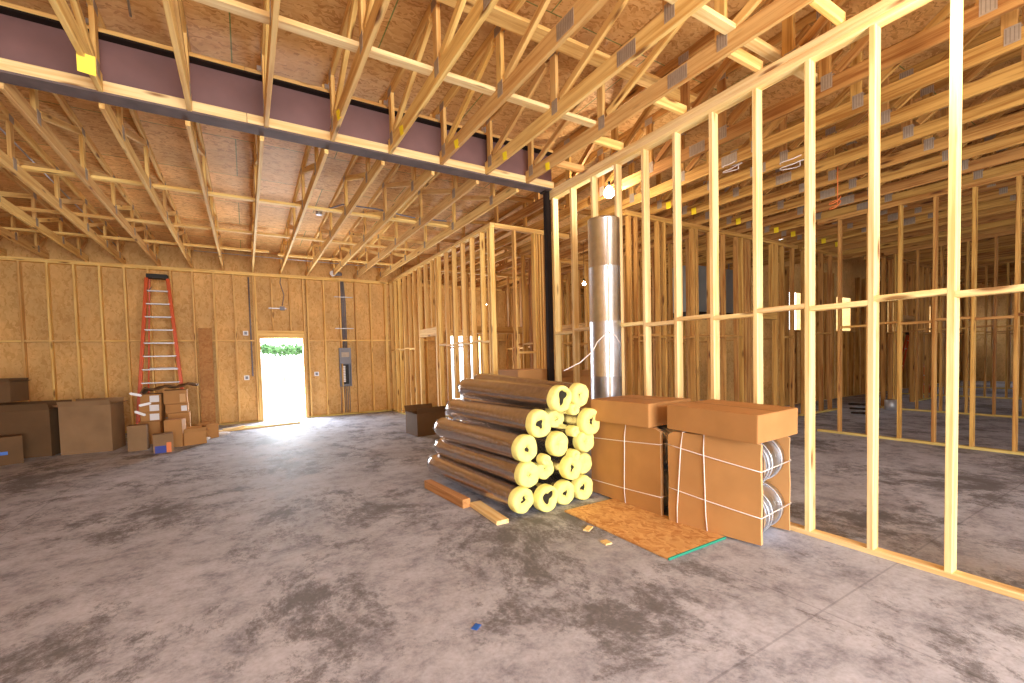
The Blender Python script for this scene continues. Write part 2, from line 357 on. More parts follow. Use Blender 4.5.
# far partition closing the left room, with a doorway
e = stud_wall('stud wall with a framed doorway running back to the sheathed far wall', (3.577 + .0445, YF), (3.577 + .0445, 6.56), LUM, start=.10, opening=(YF - 10.2, YF - 9.16), nog=1.75, oz=1.98, group=None, extra=(YF-6.60, YF - 6.68))
stud_wall('short stud wall turning right from the partition corner beside the dark steel column', (3.67, 6.60), (5.25, 6.60), LUM, start=.39, nog=1.55, group=None, extra=(.84, .90, .96, 1.02))
stud_wall('stud wall under the roof trusses in line with the steel beam, behind the tall duct', (5.17, YB), (10.3, YB), LUM3, start=.1, nog=1.75, extra=(.25, .46, .76, 1.65, 1.75, 3.1, 3.2), opening=(3.4, 4.3), oz=2.1)
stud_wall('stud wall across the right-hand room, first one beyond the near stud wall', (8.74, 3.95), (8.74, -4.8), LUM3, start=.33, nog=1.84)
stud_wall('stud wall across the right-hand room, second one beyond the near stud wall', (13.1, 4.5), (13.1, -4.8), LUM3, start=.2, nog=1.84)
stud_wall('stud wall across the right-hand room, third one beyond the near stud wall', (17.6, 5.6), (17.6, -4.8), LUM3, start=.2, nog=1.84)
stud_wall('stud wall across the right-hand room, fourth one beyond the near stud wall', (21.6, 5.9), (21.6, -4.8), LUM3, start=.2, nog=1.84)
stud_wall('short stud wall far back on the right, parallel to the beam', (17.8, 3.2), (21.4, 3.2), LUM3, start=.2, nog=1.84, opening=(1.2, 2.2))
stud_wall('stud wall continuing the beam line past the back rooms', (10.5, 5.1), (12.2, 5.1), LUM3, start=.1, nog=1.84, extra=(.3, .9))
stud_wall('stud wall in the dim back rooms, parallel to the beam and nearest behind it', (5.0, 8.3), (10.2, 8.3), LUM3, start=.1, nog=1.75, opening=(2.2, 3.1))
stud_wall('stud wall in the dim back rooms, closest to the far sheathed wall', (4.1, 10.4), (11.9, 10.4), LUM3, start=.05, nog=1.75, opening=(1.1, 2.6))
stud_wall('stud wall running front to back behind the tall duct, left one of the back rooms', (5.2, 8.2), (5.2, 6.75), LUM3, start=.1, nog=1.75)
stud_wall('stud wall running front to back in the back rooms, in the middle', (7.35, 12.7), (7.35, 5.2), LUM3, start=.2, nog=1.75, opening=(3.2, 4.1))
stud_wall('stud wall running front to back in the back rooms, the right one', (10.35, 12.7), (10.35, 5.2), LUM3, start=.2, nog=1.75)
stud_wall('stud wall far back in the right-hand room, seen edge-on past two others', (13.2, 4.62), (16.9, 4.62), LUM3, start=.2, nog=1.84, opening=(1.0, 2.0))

# sheathed outer wall with high windows at the back of the right-hand room
WN = ((12.25, .9), (15.0, .9), (18.5, 1.1), (21.9, 1.0), (24.4, 1.0))
wb = slab('wall_back_right', XB + .013, 6.3, 0, X1, 6.312, deck(6.3), OSBW, [(x, 2.0, x + w_, 3.0) for x, w_ in WN], 'y'); tag(wb, kind='structure')
wside = slab('wall_back_side', XB, 6.313, 0, XB + .012, 12.876, 4.2, OSBW, [], 'x'); tag(wside, kind='structure')
for i in range(36): bar('stud', (12.15 + .4064 * i, 6.24, .04), (12.15 + .4064 * i, 6.24, 3.64 if not any(x - .02 < 12.15 + .4064 * i < x + w_ for x, w_ in WN) else 1.96), .038, .11, LUM3, wb)
for x, w_ in WN: bar('window_sill', (x - .1, 6.24, 1.98), (x + w_ + .1, 6.24, 1.98), .11, .038, LUM3, wb, (0, 1, 0))

# ------------------------------------------------------------------ steel beam and column
be = empty('steel_beam', (-5.5, YB, 3.76), 'long dark steel I-beam with wood nailers spanning the ceiling', 'steel beam')
def bb(name, y0, z0, y1, z1, mat, x0=0.0, x1=9.28): return boxo(name, x0, y0, z0, x1, y1, z1, mat, be)
bb('bottom_flange', -.09, 0, .09, .018, STEELB); bb('web', -.008, .0181, .008, .490, STEELP); bb('top_flange', -.09, .4901, .09, .508, STEELK)
for x in (.9, 3.35, 5.8, 8.25):
    bm = bmesh.new(); add_box(bm, x, -.085, .02, x + .012, -.0085, .489); add_box(bm, x, .0085, .02, x + .012, .085, .489); mesh_obj('stiffener', bm, STEELP, be)
for j, (a, b_) in enumerate(((0, 2.44), (2.445, 5.6), (5.605, 9.26))):
    bar('bottom_nailer', (a, -.068, .0655), (b_, -.068, .0655), .038, .092, LUM2, be, (0, 1, 0))
    bar('bottom_nailer', (a, .068, .0655), (b_, .068, .0655), .038, .092, LUM, be, (0, 1, 0))
    bar('top_nailer', (a, 0, .5275), (b_, 0, .5275), .18, .038, LUM, be, (0, 1, 0))
ce = empty('steel_column', (3.72, YB + .03, 0), 'slim black steel column holding up the end of the beam', 'steel column')
bm = bmesh.new(); add_box(bm, -.042, -.042, .012, .042, .042, 3.745); bmesh.ops.bevel(bm, geom=[e for e in bm.edges if abs((e.verts[0].co - e.verts[1].co).z) > 1], offset=.01, segments=2, affect='EDGES')
mesh_obj('shaft', bm, STEELK, ce)
boxo('base_plate', -.1, -.04, 0, .1, .1, .0119, STEELK, ce); boxo('cap_plate', -.08, -.06, 3.7451, .02, .06, 3.7595, STEELK, ce)

# ------------------------------------------------------------------ roof trusses
def plate(name, x, y, z, w, h, parent, o):
    """toothed connector plates, one on either side of the joint"""
    bm = bmesh.new()
    for s in (-1, 1):
        xx = s * .0205
        add_box(bm, xx - .0012, -w/2, -h/2, xx + .0012, w/2, h/2)
        nn = max(2, int(w / .02))
        for i in range(nn):
            yy = -w/2 + w * (i + .5) / nn
            add_box(bm, xx + s * .0012 - .0006, yy - .003, -h*.42, xx + s * .0012 + .0006, yy + .003, h*.42, 1)
    ob = mesh_obj(name, bm, None, parent, [GALVD, SLOT]); ob.location = (x - o[0], y - o[1], z - o[2]); return ob
def make_truss(x, yn, yf, zb, verts, mat, hang=None, splices=(), top0=None, bh=.14, th=.089, diag=-1, plates=True):
    o = V((x, (yn + yf) / 2, zb)); e = empty('roof_truss', o)
    segs = [yn] + ([YB] if yn < YB < yf else []) + [yf]
    bar('bottom_chord', (x, yn, zb + bh/2), (x, yf, zb + bh/2), .038, bh, mat, e, (1, 0, 0), o)
    ty1 = top0 if top0 is not None else yf
    T = lambda y: deck(y) - .004 - th/2
    bar('top_chord', (x, yn, T(yn)), (x, ty1, T(ty1)), .038, th, mat, e, (1, 0, 0), o)
    b0 = zb + bh
    for y in verts:
        if yn < y < yf:
            bar('web', (x, y, b0), (x, y, T(y) - th/2), .038, .089, mat, e, (1, 0, 0), o)
            if not plates: continue
            plate('connector_plate', x, y - .02 * diag * -1, b0 - .03, .09, .13, e, o)
            plate('connector_plate', x, y, T(y) - .02, .12, .08, e, o)
    vs = sorted([y for y in verts if yn < y < yf], reverse=(diag < 0))
    for a, b in zip(vs, vs[1:] + ([yn if diag < 0 else yf])):
        if abs(a - b) < .5: continue
        sg = -1 if b < a else 1
        A = V((x, a + sg * .10, b0 + .03)); B = V((x, b - sg * .12, T(b) - th/2 - .02))
        bar('web', A, B, .038, .07, mat, e, (1, 0, 0), o)
    for y in splices: plate('splice_plate', x, y, zb + bh/2, .20, .12, e, o)
    return e
NV = [4.90, 3.56, 2.19, .82, -.55, -1.92, -3.29]
GN = 'open-web roof trusses in front of the steel beam'
nt0 = make_truss(-.956, Y0 - .1, 5.008, 3.77, NV, LUM, splices=(2.59,), top0=5.25, bh=.15)
bm = bmesh.new(); add_box(bm, -.024, 4.955, 4.27, -.0205, 5.0, 4.345); add_box(bm, -.06, 4.97, 4.29, -.0245, 4.995, 4.33)
hg = mesh_obj('metal_hanger', bm, GALV, nt0); hg.location = (0, -(Y0 - .1 + 5.008)/2, -3.77)
near = []
nx = [-.956 + .6095 * i for i in range(-6, 8)]
for i, x in enumerate(nx):
    e = nt0 if abs(x + .956) < .01 else copy_tree(nt0)
    e.location.x = x; near.append(e)
    k = len(nx) - 1 - i
    tag(e, ('roof truss before the steel beam, ' + ('nearest' if k == 0 else ORD[k] + ' counting left from') + ' the pale stud wall'), 'roof truss', GN)
ft0 = make_truss(-.38, 5.20, 12.86, PT, [5.9, 7.35, 8.8, 10.1, 11.3, 12.3], LUM, diag=1)
fx = [-.38 + .61 * i for i in range(-8, 7)]
for i, x in enumerate(fx):
    e = ft0 if abs(x + .38) < .01 else copy_tree(ft0); e.location.x = x
    k = len(fx) - 1 - i
    tag(e, 'roof truss behind the steel beam, ' + ('nearest' if k == 0 else ORD[k] + ' counting left from') + ' the doorway partition', 'roof truss', 'open-web roof trusses behind the steel beam')
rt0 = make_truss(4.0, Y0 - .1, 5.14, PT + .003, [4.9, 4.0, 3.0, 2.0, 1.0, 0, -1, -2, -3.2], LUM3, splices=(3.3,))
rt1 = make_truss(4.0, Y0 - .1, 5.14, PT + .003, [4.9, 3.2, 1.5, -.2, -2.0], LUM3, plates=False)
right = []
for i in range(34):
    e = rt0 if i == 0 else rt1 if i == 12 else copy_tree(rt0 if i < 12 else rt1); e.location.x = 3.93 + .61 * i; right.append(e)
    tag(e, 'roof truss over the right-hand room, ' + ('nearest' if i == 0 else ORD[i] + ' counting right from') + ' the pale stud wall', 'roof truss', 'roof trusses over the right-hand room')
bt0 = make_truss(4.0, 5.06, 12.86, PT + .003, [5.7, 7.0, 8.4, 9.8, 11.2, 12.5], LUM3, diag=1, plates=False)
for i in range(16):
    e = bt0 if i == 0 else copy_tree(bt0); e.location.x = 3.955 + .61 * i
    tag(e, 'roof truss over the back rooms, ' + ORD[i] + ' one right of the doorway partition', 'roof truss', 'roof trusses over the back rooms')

# braces lying across the chords
def brace(label, A, B, w, h, mat=LUM, side=(0, 1, 0), name='brace', grp='long boards bracing the trusses'):
    o = bar(name, A, B, w, h, mat, None, side); return tag(o, label, 'brace board', grp)
brace('long board lying across the truss chords just in front of the steel beam', (-5.3, 3.67, 3.931), (3.34, 3.67, 3.931), .089, .038, LUM2)
brace('board across the truss chords at the top right of the near room', (2.0, 2.10, 3.931), (4.6, 2.10, 3.931), .089, .038, LUM2)
brace('wide flat board under the roof deck along a green sheet seam', (1.1, 3.33, 4.345), (4.5, 3.33, 4.345), .16, .036)
brace('long board across the truss chords behind the beam, nearest to the beam', (-4.8, 7.62, 3.878), (3.3, 7.62, 3.878), .089, .038)
brace('long board across the truss chords behind the beam, middle row', (-5.0, 9.55, 3.878), (3.4, 9.55, 3.878), .089, .038)
brace('board on the trusses behind the beam, left piece of the row nearest the far wall', (-5.0, 11.0, 3.878), (.52, 11.0, 3.878), .089, .038)
brace('board on the trusses behind the beam, right piece of the row nearest the far wall', (.70, 11.2, 3.878), (3.3, 11.2, 3.878), .089, .038)
for i, y in enumerate((4.40, 3.72, 2.88, 2.14, 1.55, .75, -.05)):
    o = bar('blocking', (nx[-1] + .021, y, 3.815), (XD + .05, y, 3.815), .038, .089, LUM, None, (0, 1, 0))
    tag(o, 'short block between last truss and pale stud wall top, ' + ORD[i] + ' from the steel beam', 'wood block', 'short blocks on the near stud wall')

# yellow tags stapled under the trusses: parts of their trusses
def ytag(loc, s, rot, par):
    bm = bmesh.new(); add_box(bm, -s/2, -s*.4, -.002, s/2, s*.4, .002)
    o = mesh_obj('yellow_tag', bm, YTAG, par); o.location = V(loc) - par.location; o.rotation_euler = rot; o['label'] = 'yellow paper tag'
for k in (7, 4, 3, 2, 1, 0):
    e = near[len(nx) - 1 - k]; x = e.location.x
    if k == 7:
        q = (V((0, 0, 1.45)) - V((x, 4.40, 3.74))).to_track_quat('Z', 'X').to_euler(); ytag((x + .02, 4.53, 3.735), .13, q, e); continue
    ytag((x, 4.44, 3.745) if k == 7 else (x - .026, 4.5, 3.80), .13 if k == 7 else .085, (R(35), 0, .5) if k == 7 else (0, R(80), 0.2), e)
for e in right[3:13]: ytag((e.location.x - .026, 4.70, 3.76), .10, (0, R(85), .1), e)

# conduits in the roof space
def cable(name, pts, r, mat, label, cat='conduit', grp=None): return tag(tubeo(name, pts, r, mat), label, cat, grp)
cable('conduit', [(-2.32, 5.3, 4.3), (-2.32, 12.7, 4.1)], .011, ALU, 'thin shiny conduit running back under the roof deck, the left one')
cable('conduit', [(-1.19, 5.25, 4.28), (-1.13, 10.4, 4.22)], .011, ALU, 'thin shiny conduit running back under the roof deck, above the tall ladder')
cable('conduit', [(-.9, 12.2, 4.02), (1.6, 12.2, 4.0), (3.3, 12.15, 3.98)], .011, ALU, 'thin grey conduit running sideways above the exit door')
cable('conduit', [(-.70, 4.80, 4.345), (-.62, 3.9, 4.365), (-.6, 2.0, 4.395)], .009, ALU, 'thin shiny conduit crossing the deck in front of the beam')
cable('cable', [(1.15, 8.1, 3.98), (1.5, 7.9, 4.1), (2.0, 7.7, 4.04), (2.6, 7.6, 3.95), (3.2, 7.5, 3.94)], .012, GREYM, 'grey cable draped across the trusses from a round ceiling box', 'cable')
tag(tubeo('junction_box', [(1.15, 8.1, 3.93), (1.15, 8.1, 3.99)], .05, ALU, n=16), 'round metal ceiling box at the end of a draped grey cable', 'junction box')

# ------------------------------------------------------------------ insulated duct rolls
def roll(front, back, r, seed, hole, label, open_hole=True, squash=1.0):
    rnd = random.Random(seed)
    F, B = V(front), V(back); d = (F - B).normalized()
    up = V((0, 0, 1)); sx = d.cross(up).normalized(); sz = sx.cross(d).normalized()
    e = empty('duct_insulation_roll', B, label, 'insulation roll', 'foil-wrapped insulation rolls in the stack')
    M = Matrix((sx, d, sz)).transposed().to_4x4(); L = (F - B).length
    e.matrix_basis = Matrix.Translation(B) @ M
    n = 28
    ph = [rnd.uniform(0, 6.28) for _ in range(6)]
    def rad(a, t): return r * (1 + .018 * math.sin(2*a + ph[0]) + .014 * math.sin(3*a + ph[1] + t * 3) + .010 * math.sin(7*a + ph[2] + t * 9) + .008 * math.sin(t * 30 + ph[3] + a * 2))
    bm = bmesh.new(); rings = []; K = 26
    for k in range(K + 1):
        t = k / K; taper = 1.0
        if t < .05: taper = .80 + .2 * (t / .05) ** .5
        ring = [bm.verts.new((math.cos(a) * rad(a, t) * taper, t * L, math.sin(a) * rad(a, t) * taper * squash)) for a in [2*math.pi*i/n for i in range(n)]]
        rings.append(ring)
    for a, b in zip(rings, rings[1:]):
        for i in range(n): bm.faces.new((a[i], b[i], b[(i+1) % n], a[(i+1) % n])).smooth = True
    bm.faces.new(rings[0])
    # bunched film puckered at the back end
    mesh_obj('foil_wrap', bm, FOIL, e)
    bm = bmesh.new(); prev = None
    for k in range(5):
        t = k / 4; rr = r * (.80 - .45 * t)
        ring = [bm.verts.new((math.cos(a) * rr * (1 + .16 * math.sin(9*a + ph[4] + k)), -.004 - .035 * t ** .6, math.sin(a) * rr * (1 + .16 * math.sin(8*a + ph[5] + k)))) for a in [2*math.pi*i/n for i in range(n)]]
        if prev:
            for i in range(n): bm.faces.new((ring[i], prev[i], prev[(i+1) % n], ring[(i+1) % n])).smooth = True
        prev = ring
    bm.faces.new(prev); mesh_obj('end_film', bm, FILM, e)
    # fibreglass end: rounded lip, irregular hole
    bm = bmesh.new(); prof = []
    R0 = r * 1.06; hr = hole * 1.15
    hx, hz = rnd.uniform(-.18, .12) * r, rnd.uniform(-.10, .12) * r
    def holer(a):
        return hr * (1 + .22 * math.sin(3*a + ph[4]) + .14 * math.sin(2*a + ph[5]) + .09 * math.sin(5*a + ph[1]))
    steps = []
    for k, (f, y) in enumerate(((1.0, -.05), (1.01, -.02), (1.0, .012), (.95, .030), (.86, .040), (.70, .043), (.50, .040), (.25, .036), (.0, .020), (-.0, -.10))):
        ring = []
        for i in range(n):
            a = 2*math.pi*i/n
            ro = rad(a, 1) * 1.06; px, pz = math.cos(a) * ro, math.sin(a) * ro * squash
            ix, iz = hx + math.cos(a) * holer(a), hz + math.sin(a) * holer(a)
            x = ix + (px - ix) * f; z = iz + (pz - iz) * f
            yy = L + y + .006 * math.sin(5 * a + ph[k % 6]) * (1 if y > 0 else 0)
            ring.append(bm.verts.new((x, yy, z)))
        steps.append(ring)
    for a, b in zip(steps, steps[1:]):
        for i in range(n): bm.faces.new((a[i], b[i], b[(i+1) % n], a[(i+1) % n])).smooth = True
    if not open_hole: bm.faces.new(steps[-2])
    bmesh.ops.recalc_face_normals(bm, faces=bm.faces)
    mesh_obj('fibreglass_core', bm, FIB, e)
    if open_hole:
        bm = bmesh.new(); add_tube(bm, [(hx, L - .20, hz), (hx, L - .004, hz)], hr * 1.35, 14); mesh_obj('black_liner', bm, BLACK, e)
    return e
DR = V((-.215, 1.65, .035))
RL = [ # x, z at the front face, radius, hole radius, open?, y shift, place in words
 (2.107, .150, .112, .030, 1, 0.00, 'in the bottom row at its left end, lying over loose lumber'),
 (2.366, .124, .118, .055, 1, -.02, 'in the bottom row, second from the left, with the big black hole'),
 (2.612, .122, .112, .030, 1, 0.03, 'in the bottom row, third from the left'),
 (2.866, .122, .118, .034, 1, 0.05, 'in the bottom row at its right end, by the floor sheet'),
 (2.180, .375, .114, .010, 0, 0.00, 'in the second row at its left end, with a closed yellow end'),
 (2.440, .365, .106, .016, 1, 0.12, 'in the second row, second from the left, set back'),
 (2.690, .366, .114, .032, 1, 0.00, 'in the second row, third from the left'),
 (2.930, .350, .104, .012, 0, 0.12, 'in the second row at its right end, tucked against the cardboard'),
 (2.160, .618, .118, .028, 1, 0.00, 'in the third row at its left end, small black hole'),
 (2.545, .610, .112, .010, 1, 0.02, 'in the third row, in the middle'),
 (2.895, .595, .108, .014, 1, 0.04, 'in the third row at its right end'),
 (2.335, .828, .124, .040, 1, 0.02, 'in the fourth row at its left end'),
 (2.655, .835, .108, .014, 0, 0.22, 'in the fourth row in the middle, set back and half hidden'),
 (2.930, .790, .126, .034, 1, 0.00, 'in the fourth row at its right end, nearest the flat box'),
 (2.568, 1.048, .122, .058, 1, 0.00, 'on top of the stack, left one, with a large black hole'),
 (2.836, 1.064, .110, .022, 1, 0.04, 'on top of the stack, right one'),
 (2.352, .492, .050, .006, 0, -.02, 'squeezed thin between the second and third rows at the left'),
 (2.712, .488, .052, .010, 1, -.01, 'squeezed thin between the second and third rows at the right'),
 (2.735, .715, .052, .008, 0, .02, 'squeezed thin between the third and fourth rows'),
 (2.722, .935, .056, .010, 1, .00, 'squeezed thin just under the two top rolls'),
]
for i, (x, z, r, h, op, dy, w) in enumerate(RL):
    f = V((x, 3.40 + dy, z)); b = f + DR * (1 - .03 * (i % 3)) + V({0: (0, 0, .03), 14: (-.08, 0, .02), 15: (-.08, 0, .06), 1: (0, 0, .01)}.get(i, (0, 0, 0)))
    b.z = max(b.z, r + .005)
    roll(f, b, r, i + 11, h, 'yellow-ended foil roll ' + w, bool(op), 1.0 if i not in (5, 12) else .9)
e = bar('lumber_block', (1.715, 4.78, .046), (1.785, 3.90, .046), .085, .088, LUMR, None, (1, 0, 0)); tag(e, 'reddish block of lumber on the floor under the left rolls, the one farther back', 'lumber', 'lumber under the rolls')
e = bar('lumber_block', (1.885, 3.92, .021), (1.865, 3.33, .021), .12, .038, LUM2, None, (1, 0, 0)); tag(e, 'pale flat offcut of lumber on the floor poking out under the front of the rolls', 'lumber', 'lumber under the rolls')

# ------------------------------------------------------------------ OSB sheet lying on the floor
e = empty('floor_sheet', (2.49, 2.07, 0), 'reddish OSB sheet lying flat on the floor with a green near edge', 'board')
sh = boxo('board', 0, .012, .003, .655, 1.19, .0175, OSBS, e); boxo('painted_edge', 0, 0, .0029, .655, .0119, .0176, TEAL, e)
for i, (x, y, w, l) in enumerate(((2.43, 2.78, .10, .05), (2.42, 2.50, .07, .06))):
    o = boxo('wood_chip', 0, 0, 0, w, l, .012, LUM2); o.location = (x - .06, y, .001); o.rotation_euler = (0, 0, .5 + i); tag(o, ('long' if i == 0 else 'short') + ' splinter of wood on the floor beside the OSB sheet', 'wood scrap')
o = boxo('tape_scrap', 0, 0, 0, .05, .035, .004, BTAPE, None); o.location = (1.0, 2.10, .001); o.rotation_euler = (0, 0, .6); tag(o, 'small scrap of blue tape on the bare concrete in the foreground', 'tape')

# ------------------------------------------------------------------ strapped duct bundles
def bundle(label, origin, ang, Lg, depth, Hh, hstraps, vstraps, r=.185, nd=2):
    e = empty('duct_bundle', (*origin, .0178), label, 'duct bundle', None, None, ang)
    # local x: depth away from the camera side, local y: along the wall
    def panel(x, flip):
        bm = bmesh.new(); nseg = 14; rows = []
        for j in range(7):
            zz = Hh * j / 6; row = []; sh = 0 if flip else -.05
            for i in range(nseg + 1):
                t = .038 if flip else .02; yy = Lg * i / nseg; bulge = .010 * math.sin(math.pi * i / nseg) * math.sin(math.pi * j / 6 * .9 + .2)
                yo = .003 * math.sin(j * 1.7) if i in (0, nseg) else 0
                row.append((x + (-bulge if flip else bulge), yy + yo + sh, zz - (.03 * (1 if (j == 6 and i in (0, nseg)) else 0))))
            rows.append(row)
        f = [[bm.verts.new(p) for p in row] for row in rows]; g = [[bm.verts.new((p[0] + t, p[1], p[2])) for p in row] for row in rows]
        for j in range(6):
            for i in range(nseg):
                bm.faces.new((f[j][i], f[j+1][i], f[j+1][i+1], f[j][i+1])); bm.faces.new((g[j][i], g[j][i+1], g[j+1][i+1], g[j+1][i]))
        def edge(a, b, c, d): fc = bm.faces.new((a, b, c, d)); fc.material_index = 1
        for j in range(6):
            edge(f[j][0], g[j][0], g[j+1][0], f[j+1][0]); edge(f[j][nseg], f[j+1][nseg], g[j+1][nseg], g[j][nseg])
        for i in range(nseg):
            edge(f[0][i], f[0][i+1], g[0][i+1], g[0][i]); edge(f[6][i], g[6][i], g[6][i+1], f[6][i+1])
        return mesh_obj('cardboard_panel', bm, None, e, [CARD, CARDL])
    panel(0, True); panel(depth - .024, False)
    for a in range(nd):
        for b in range(2):
            cy = r - .025 + a * (Lg - 2 * r - .03) / max(1, nd - 1); cz = r + .002 + b * (2 * r + .008)
            bm = bmesh.new(); n = 36; prof = []
            x0, x1 = .052, depth - .034
            xs_ = [x0 + (x1 - x0) * q / 40 for q in range(41)]
            for q, x in enumerate(xs_):
                rr = r - .012 + (.005 if q % 8 == 0 else 0)
                prof.append((x, rr))
            rings = [[bm.verts.new((x, cy + math.cos(t) * rr, cz + math.sin(t) * rr)) for t in [2*math.pi*k/n for k in range(n)]] for x, rr in prof]
            for A, B in zip(rings, rings[1:]):
                for k in range(n): bm.faces.new((A[k], A[(k+1) % n], B[(k+1) % n], B[k])).smooth = True
            bm.faces.new(rings[0][::-1]); bm.faces.new(rings[-1])
            bmesh.ops.recalc_face_normals(bm, faces=bm.faces)
            dd = mesh_obj('round_duct', bm, GALV, e)
            for x in (x0 + .05, x0 + .12, x1 - .07):
                bm = bmesh.new(); pts = [(x, cy + math.cos(t) * (r - .003), cz + math.sin(t) * (r - .003)) for t in [2*math.pi*k/48 for k in range(49)]]
                add_tube(bm, pts, .005, 6); mesh_obj('collar_rim', bm, ALU, dd)
    for (z0, z1) in hstraps:      # z at near end, z at far end
        zf = lambda y: z0 + (z1 - z0) * y / Lg
        bm = bmesh.new()
        pts = [(-.006, -.004 + Lg * q / 10, zf(Lg * q / 10)) for q in range(11)]
        pts = [(p[0] - .012 * math.sin(math.pi * q / 10), p[1], p[2]) for q, p in enumerate(pts)]
        loop = [(depth + .004, -.056, z0 + .015)] + pts + [(depth + .004, Lg - .04, z1), (depth + .004, -.056, z0 + .015)]
        add_tube(bm, loop, .0042, 6); mesh_obj('strap', bm, STRAP, e)
    for (yb, yt) in vstraps:
        bm = bmesh.new()
        pts = [(-.020, yb + (yt - yb) * q / 6, .004 + (Hh) * q / 6) for q in range(7)]
        pts[0] = (-.006, pts[0][1], .004); pts[-1] = (-.006, pts[-1][1], Hh + .002)
        add_tube(bm, pts + [(depth + .004, yt, Hh + .002), (depth + .004, yt, .0045), pts[0]], .0042, 6); mesh_obj('strap', bm, STRAP, e)
    return e
HB = .775
bundle('cardboard-sided bundle of round metal ducts nearest the camera, beside the open studs', (3.205, 1.83), R(10.5), .735, .480, HB, [(.55, .66), (.205, .29)], [(.40, .42), (.655, .60)], r=.190)
bundle('cardboard-sided bundle of round metal ducts beside the yellow roll ends', (3.105, 2.665), R(1.0), .90, .45, HB, [(.635, .575), (.165, .13)], [(.42, .40)], r=.190)
def carton(name, corners_b, h, mat, label, cat='cardboard box', grp=None, tape=True, flaps=False):
    """closed carton from its four bottom corners"""
    bm = bmesh.new(); b = [V(c) for c in corners_b]; up = (b[1] - b[0]).cross(b[3] - b[0]).normalized()
    if up.z < 0: up = -up
    c = sum(b, V()) / 4
    e = empty(name, c, label, cat, grp)
    lo = [bm.verts.new(p - c) for p in b]; hi = [bm.verts.new(p - c + up * h) for p in b]
    bm.faces.new(lo[::-1])
    if not flaps: bm.faces.new(hi)
    for i in range(4): bm.faces.new((lo[i], lo[(i+1) % 4], hi[(i+1) % 4], hi[i]))
    if not flaps: bmesh.ops.bevel(bm, geom=bm.edges[:], offset=.004, segments=2, affect='EDGES')
    bmesh.ops.recalc_face_normals(bm, faces=bm.faces)
    body = mesh_obj('body', bm, mat, e)
    if flaps:
        so = body.modifiers.new('thickness', 'SOLIDIFY'); so.thickness = .006; so.offset = -1
        for i in range(4):
            p, q = b[i] - c + up * h, b[(i+1) % 4] - c + up * h
            m = (p + q) / 2; out = (m - up * m.dot(up)); out.normalize()
            Lf = min((q-p).length, .5) * flaps * (.8 if i % 2 else 1.0)
            dr = (out * (.75 if i % 2 else .35) + up * (.30 if i % 2 else .8)).normalized() * Lf
            bm = bmesh.new(); vs = [bm.verts.new(x) for x in (p + up * .002, q + up * .002, q + dr, p + dr)]; bm.faces.new(vs)
            f = mesh_obj('flap', bm, mat, e); so = f.modifiers.new('thickness', 'SOLIDIFY'); so.thickness = .005; so.offset = 0
    elif tape:
        p, q = (hi_ for hi_ in ((b[0] + b[3]) / 2 - c + up * (h + .0005), (b[1] + b[2]) / 2 - c + up * (h + .0005)))
        w_ = (b[3] - b[0]).normalized() * .002
        bm = bmesh.new(); vs = [bm.verts.new(x) for x in (p - w_, q - w_, q + w_, p + w_)]; bm.faces.new(vs)
        f = mesh_obj('seam', bm, CARDD, e); so = f.modifiers.new('thickness', 'SOLIDIFY'); so.thickness = .001
    return e
z = .0178 + HB + .004
carton('flat_box', [(3.065, 1.775, z + .001), (3.07, 2.56, z + .018), (3.665, 2.54, z + .025), (3.66, 1.80, z + .008)], .205, CARD, 'large flat cardboard box on top of the duct bundle nearest the camera')
carton('flat_box', [(3.045, 2.74, z), (2.985, 3.44, z), (3.63, 3.50, z), (3.70, 2.79, z)], .215, CARD, 'flat cardboard box on top of the duct bundle beside the yellow rolls')

# tall duct standing by the wall
e = empty('tall_metal_duct', (3.52, 3.78, 0), 'tall shiny round metal duct standing upright behind the flat box', 'duct')
bm = bmesh.new(); n = 48; zs = [0, .012]; prof = [(.0, .176), (.006, .178), (.014, .176)]
for q in range(1, 5):
    zz = .61 * q; prof += [(zz - .010, .176), (zz - .004, .1775), (zz + .004, .1775), (zz + .010, .1755)]
prof += [(2.955, .176), (2.965, .1785), (2.978, .176), (2.985, .150)]
rings = [[bm.verts.new((math.cos(t) * r_, math.sin(t) * r_, z_)) for t in [2*math.pi*k/n for k in range(n)]] for z_, r_ in prof]
for A, B in zip(rings, rings[1:]):
    for k in range(n): bm.faces.new((A[k], A[(k+1) % n], B[(k+1) % n], B[k])).smooth = True
bm.faces.new(rings[0][::-1]); bm.faces.new(rings[-1]); mesh_obj('pipe', bm, GALV, e)
bm = bmesh.new(); add_box(bm, -.1795, -.012, .01, -.1765, .012, 2.96); o = mesh_obj('seam', bm, GALVD, e); o.rotation_euler = (0, 0, R(60))
bm = bmesh.new(); add_tube(bm, [(.02 + .03 * math.cos(t), -.03, 2.990 + .035 * math.sin(t)) for t in [math.pi * k / 10 for k in range(11)]], .005, 6); mesh_obj('lifting_wire', bm, ALU, e)
bm = bmesh.new(); pts = [(-.19 * math.cos(.5), -.19 * math.sin(.5) + .02, 1.62)]
pts = [(-.62, -.02, 1.30), (-.45, -.08, 1.38), (-.30, -.12, 1.50), (-.182, -.06, 1.60), (-.15, -.115, 1.66), (-.10, -.16, 1.72), (-.02, -.186, 1.66), (.05, -.180, 1.58)]
add_tube(bm, pts, .006, 6); mesh_obj('tie_wire', bm, STRAP, e)

# cartons behind the roll stack
carton('cardboard_box', [(2.05 + 1.30, 5.42, 0), (3.90, 5.42, 0), (3.90, 6.0, 0), (3.35, 6.0, 0)], 1.27, CARD, 'brown box behind the roll stack, left one of two')
carton('cardboard_box', [(4.02, 5.40, 0), (4.80, 5.40, 0), (4.80, 6.0, 0), (4.02, 6.0, 0)], 1.13, CARD, 'brown box behind the roll stack, right one, with raised flaps', flaps=.22)
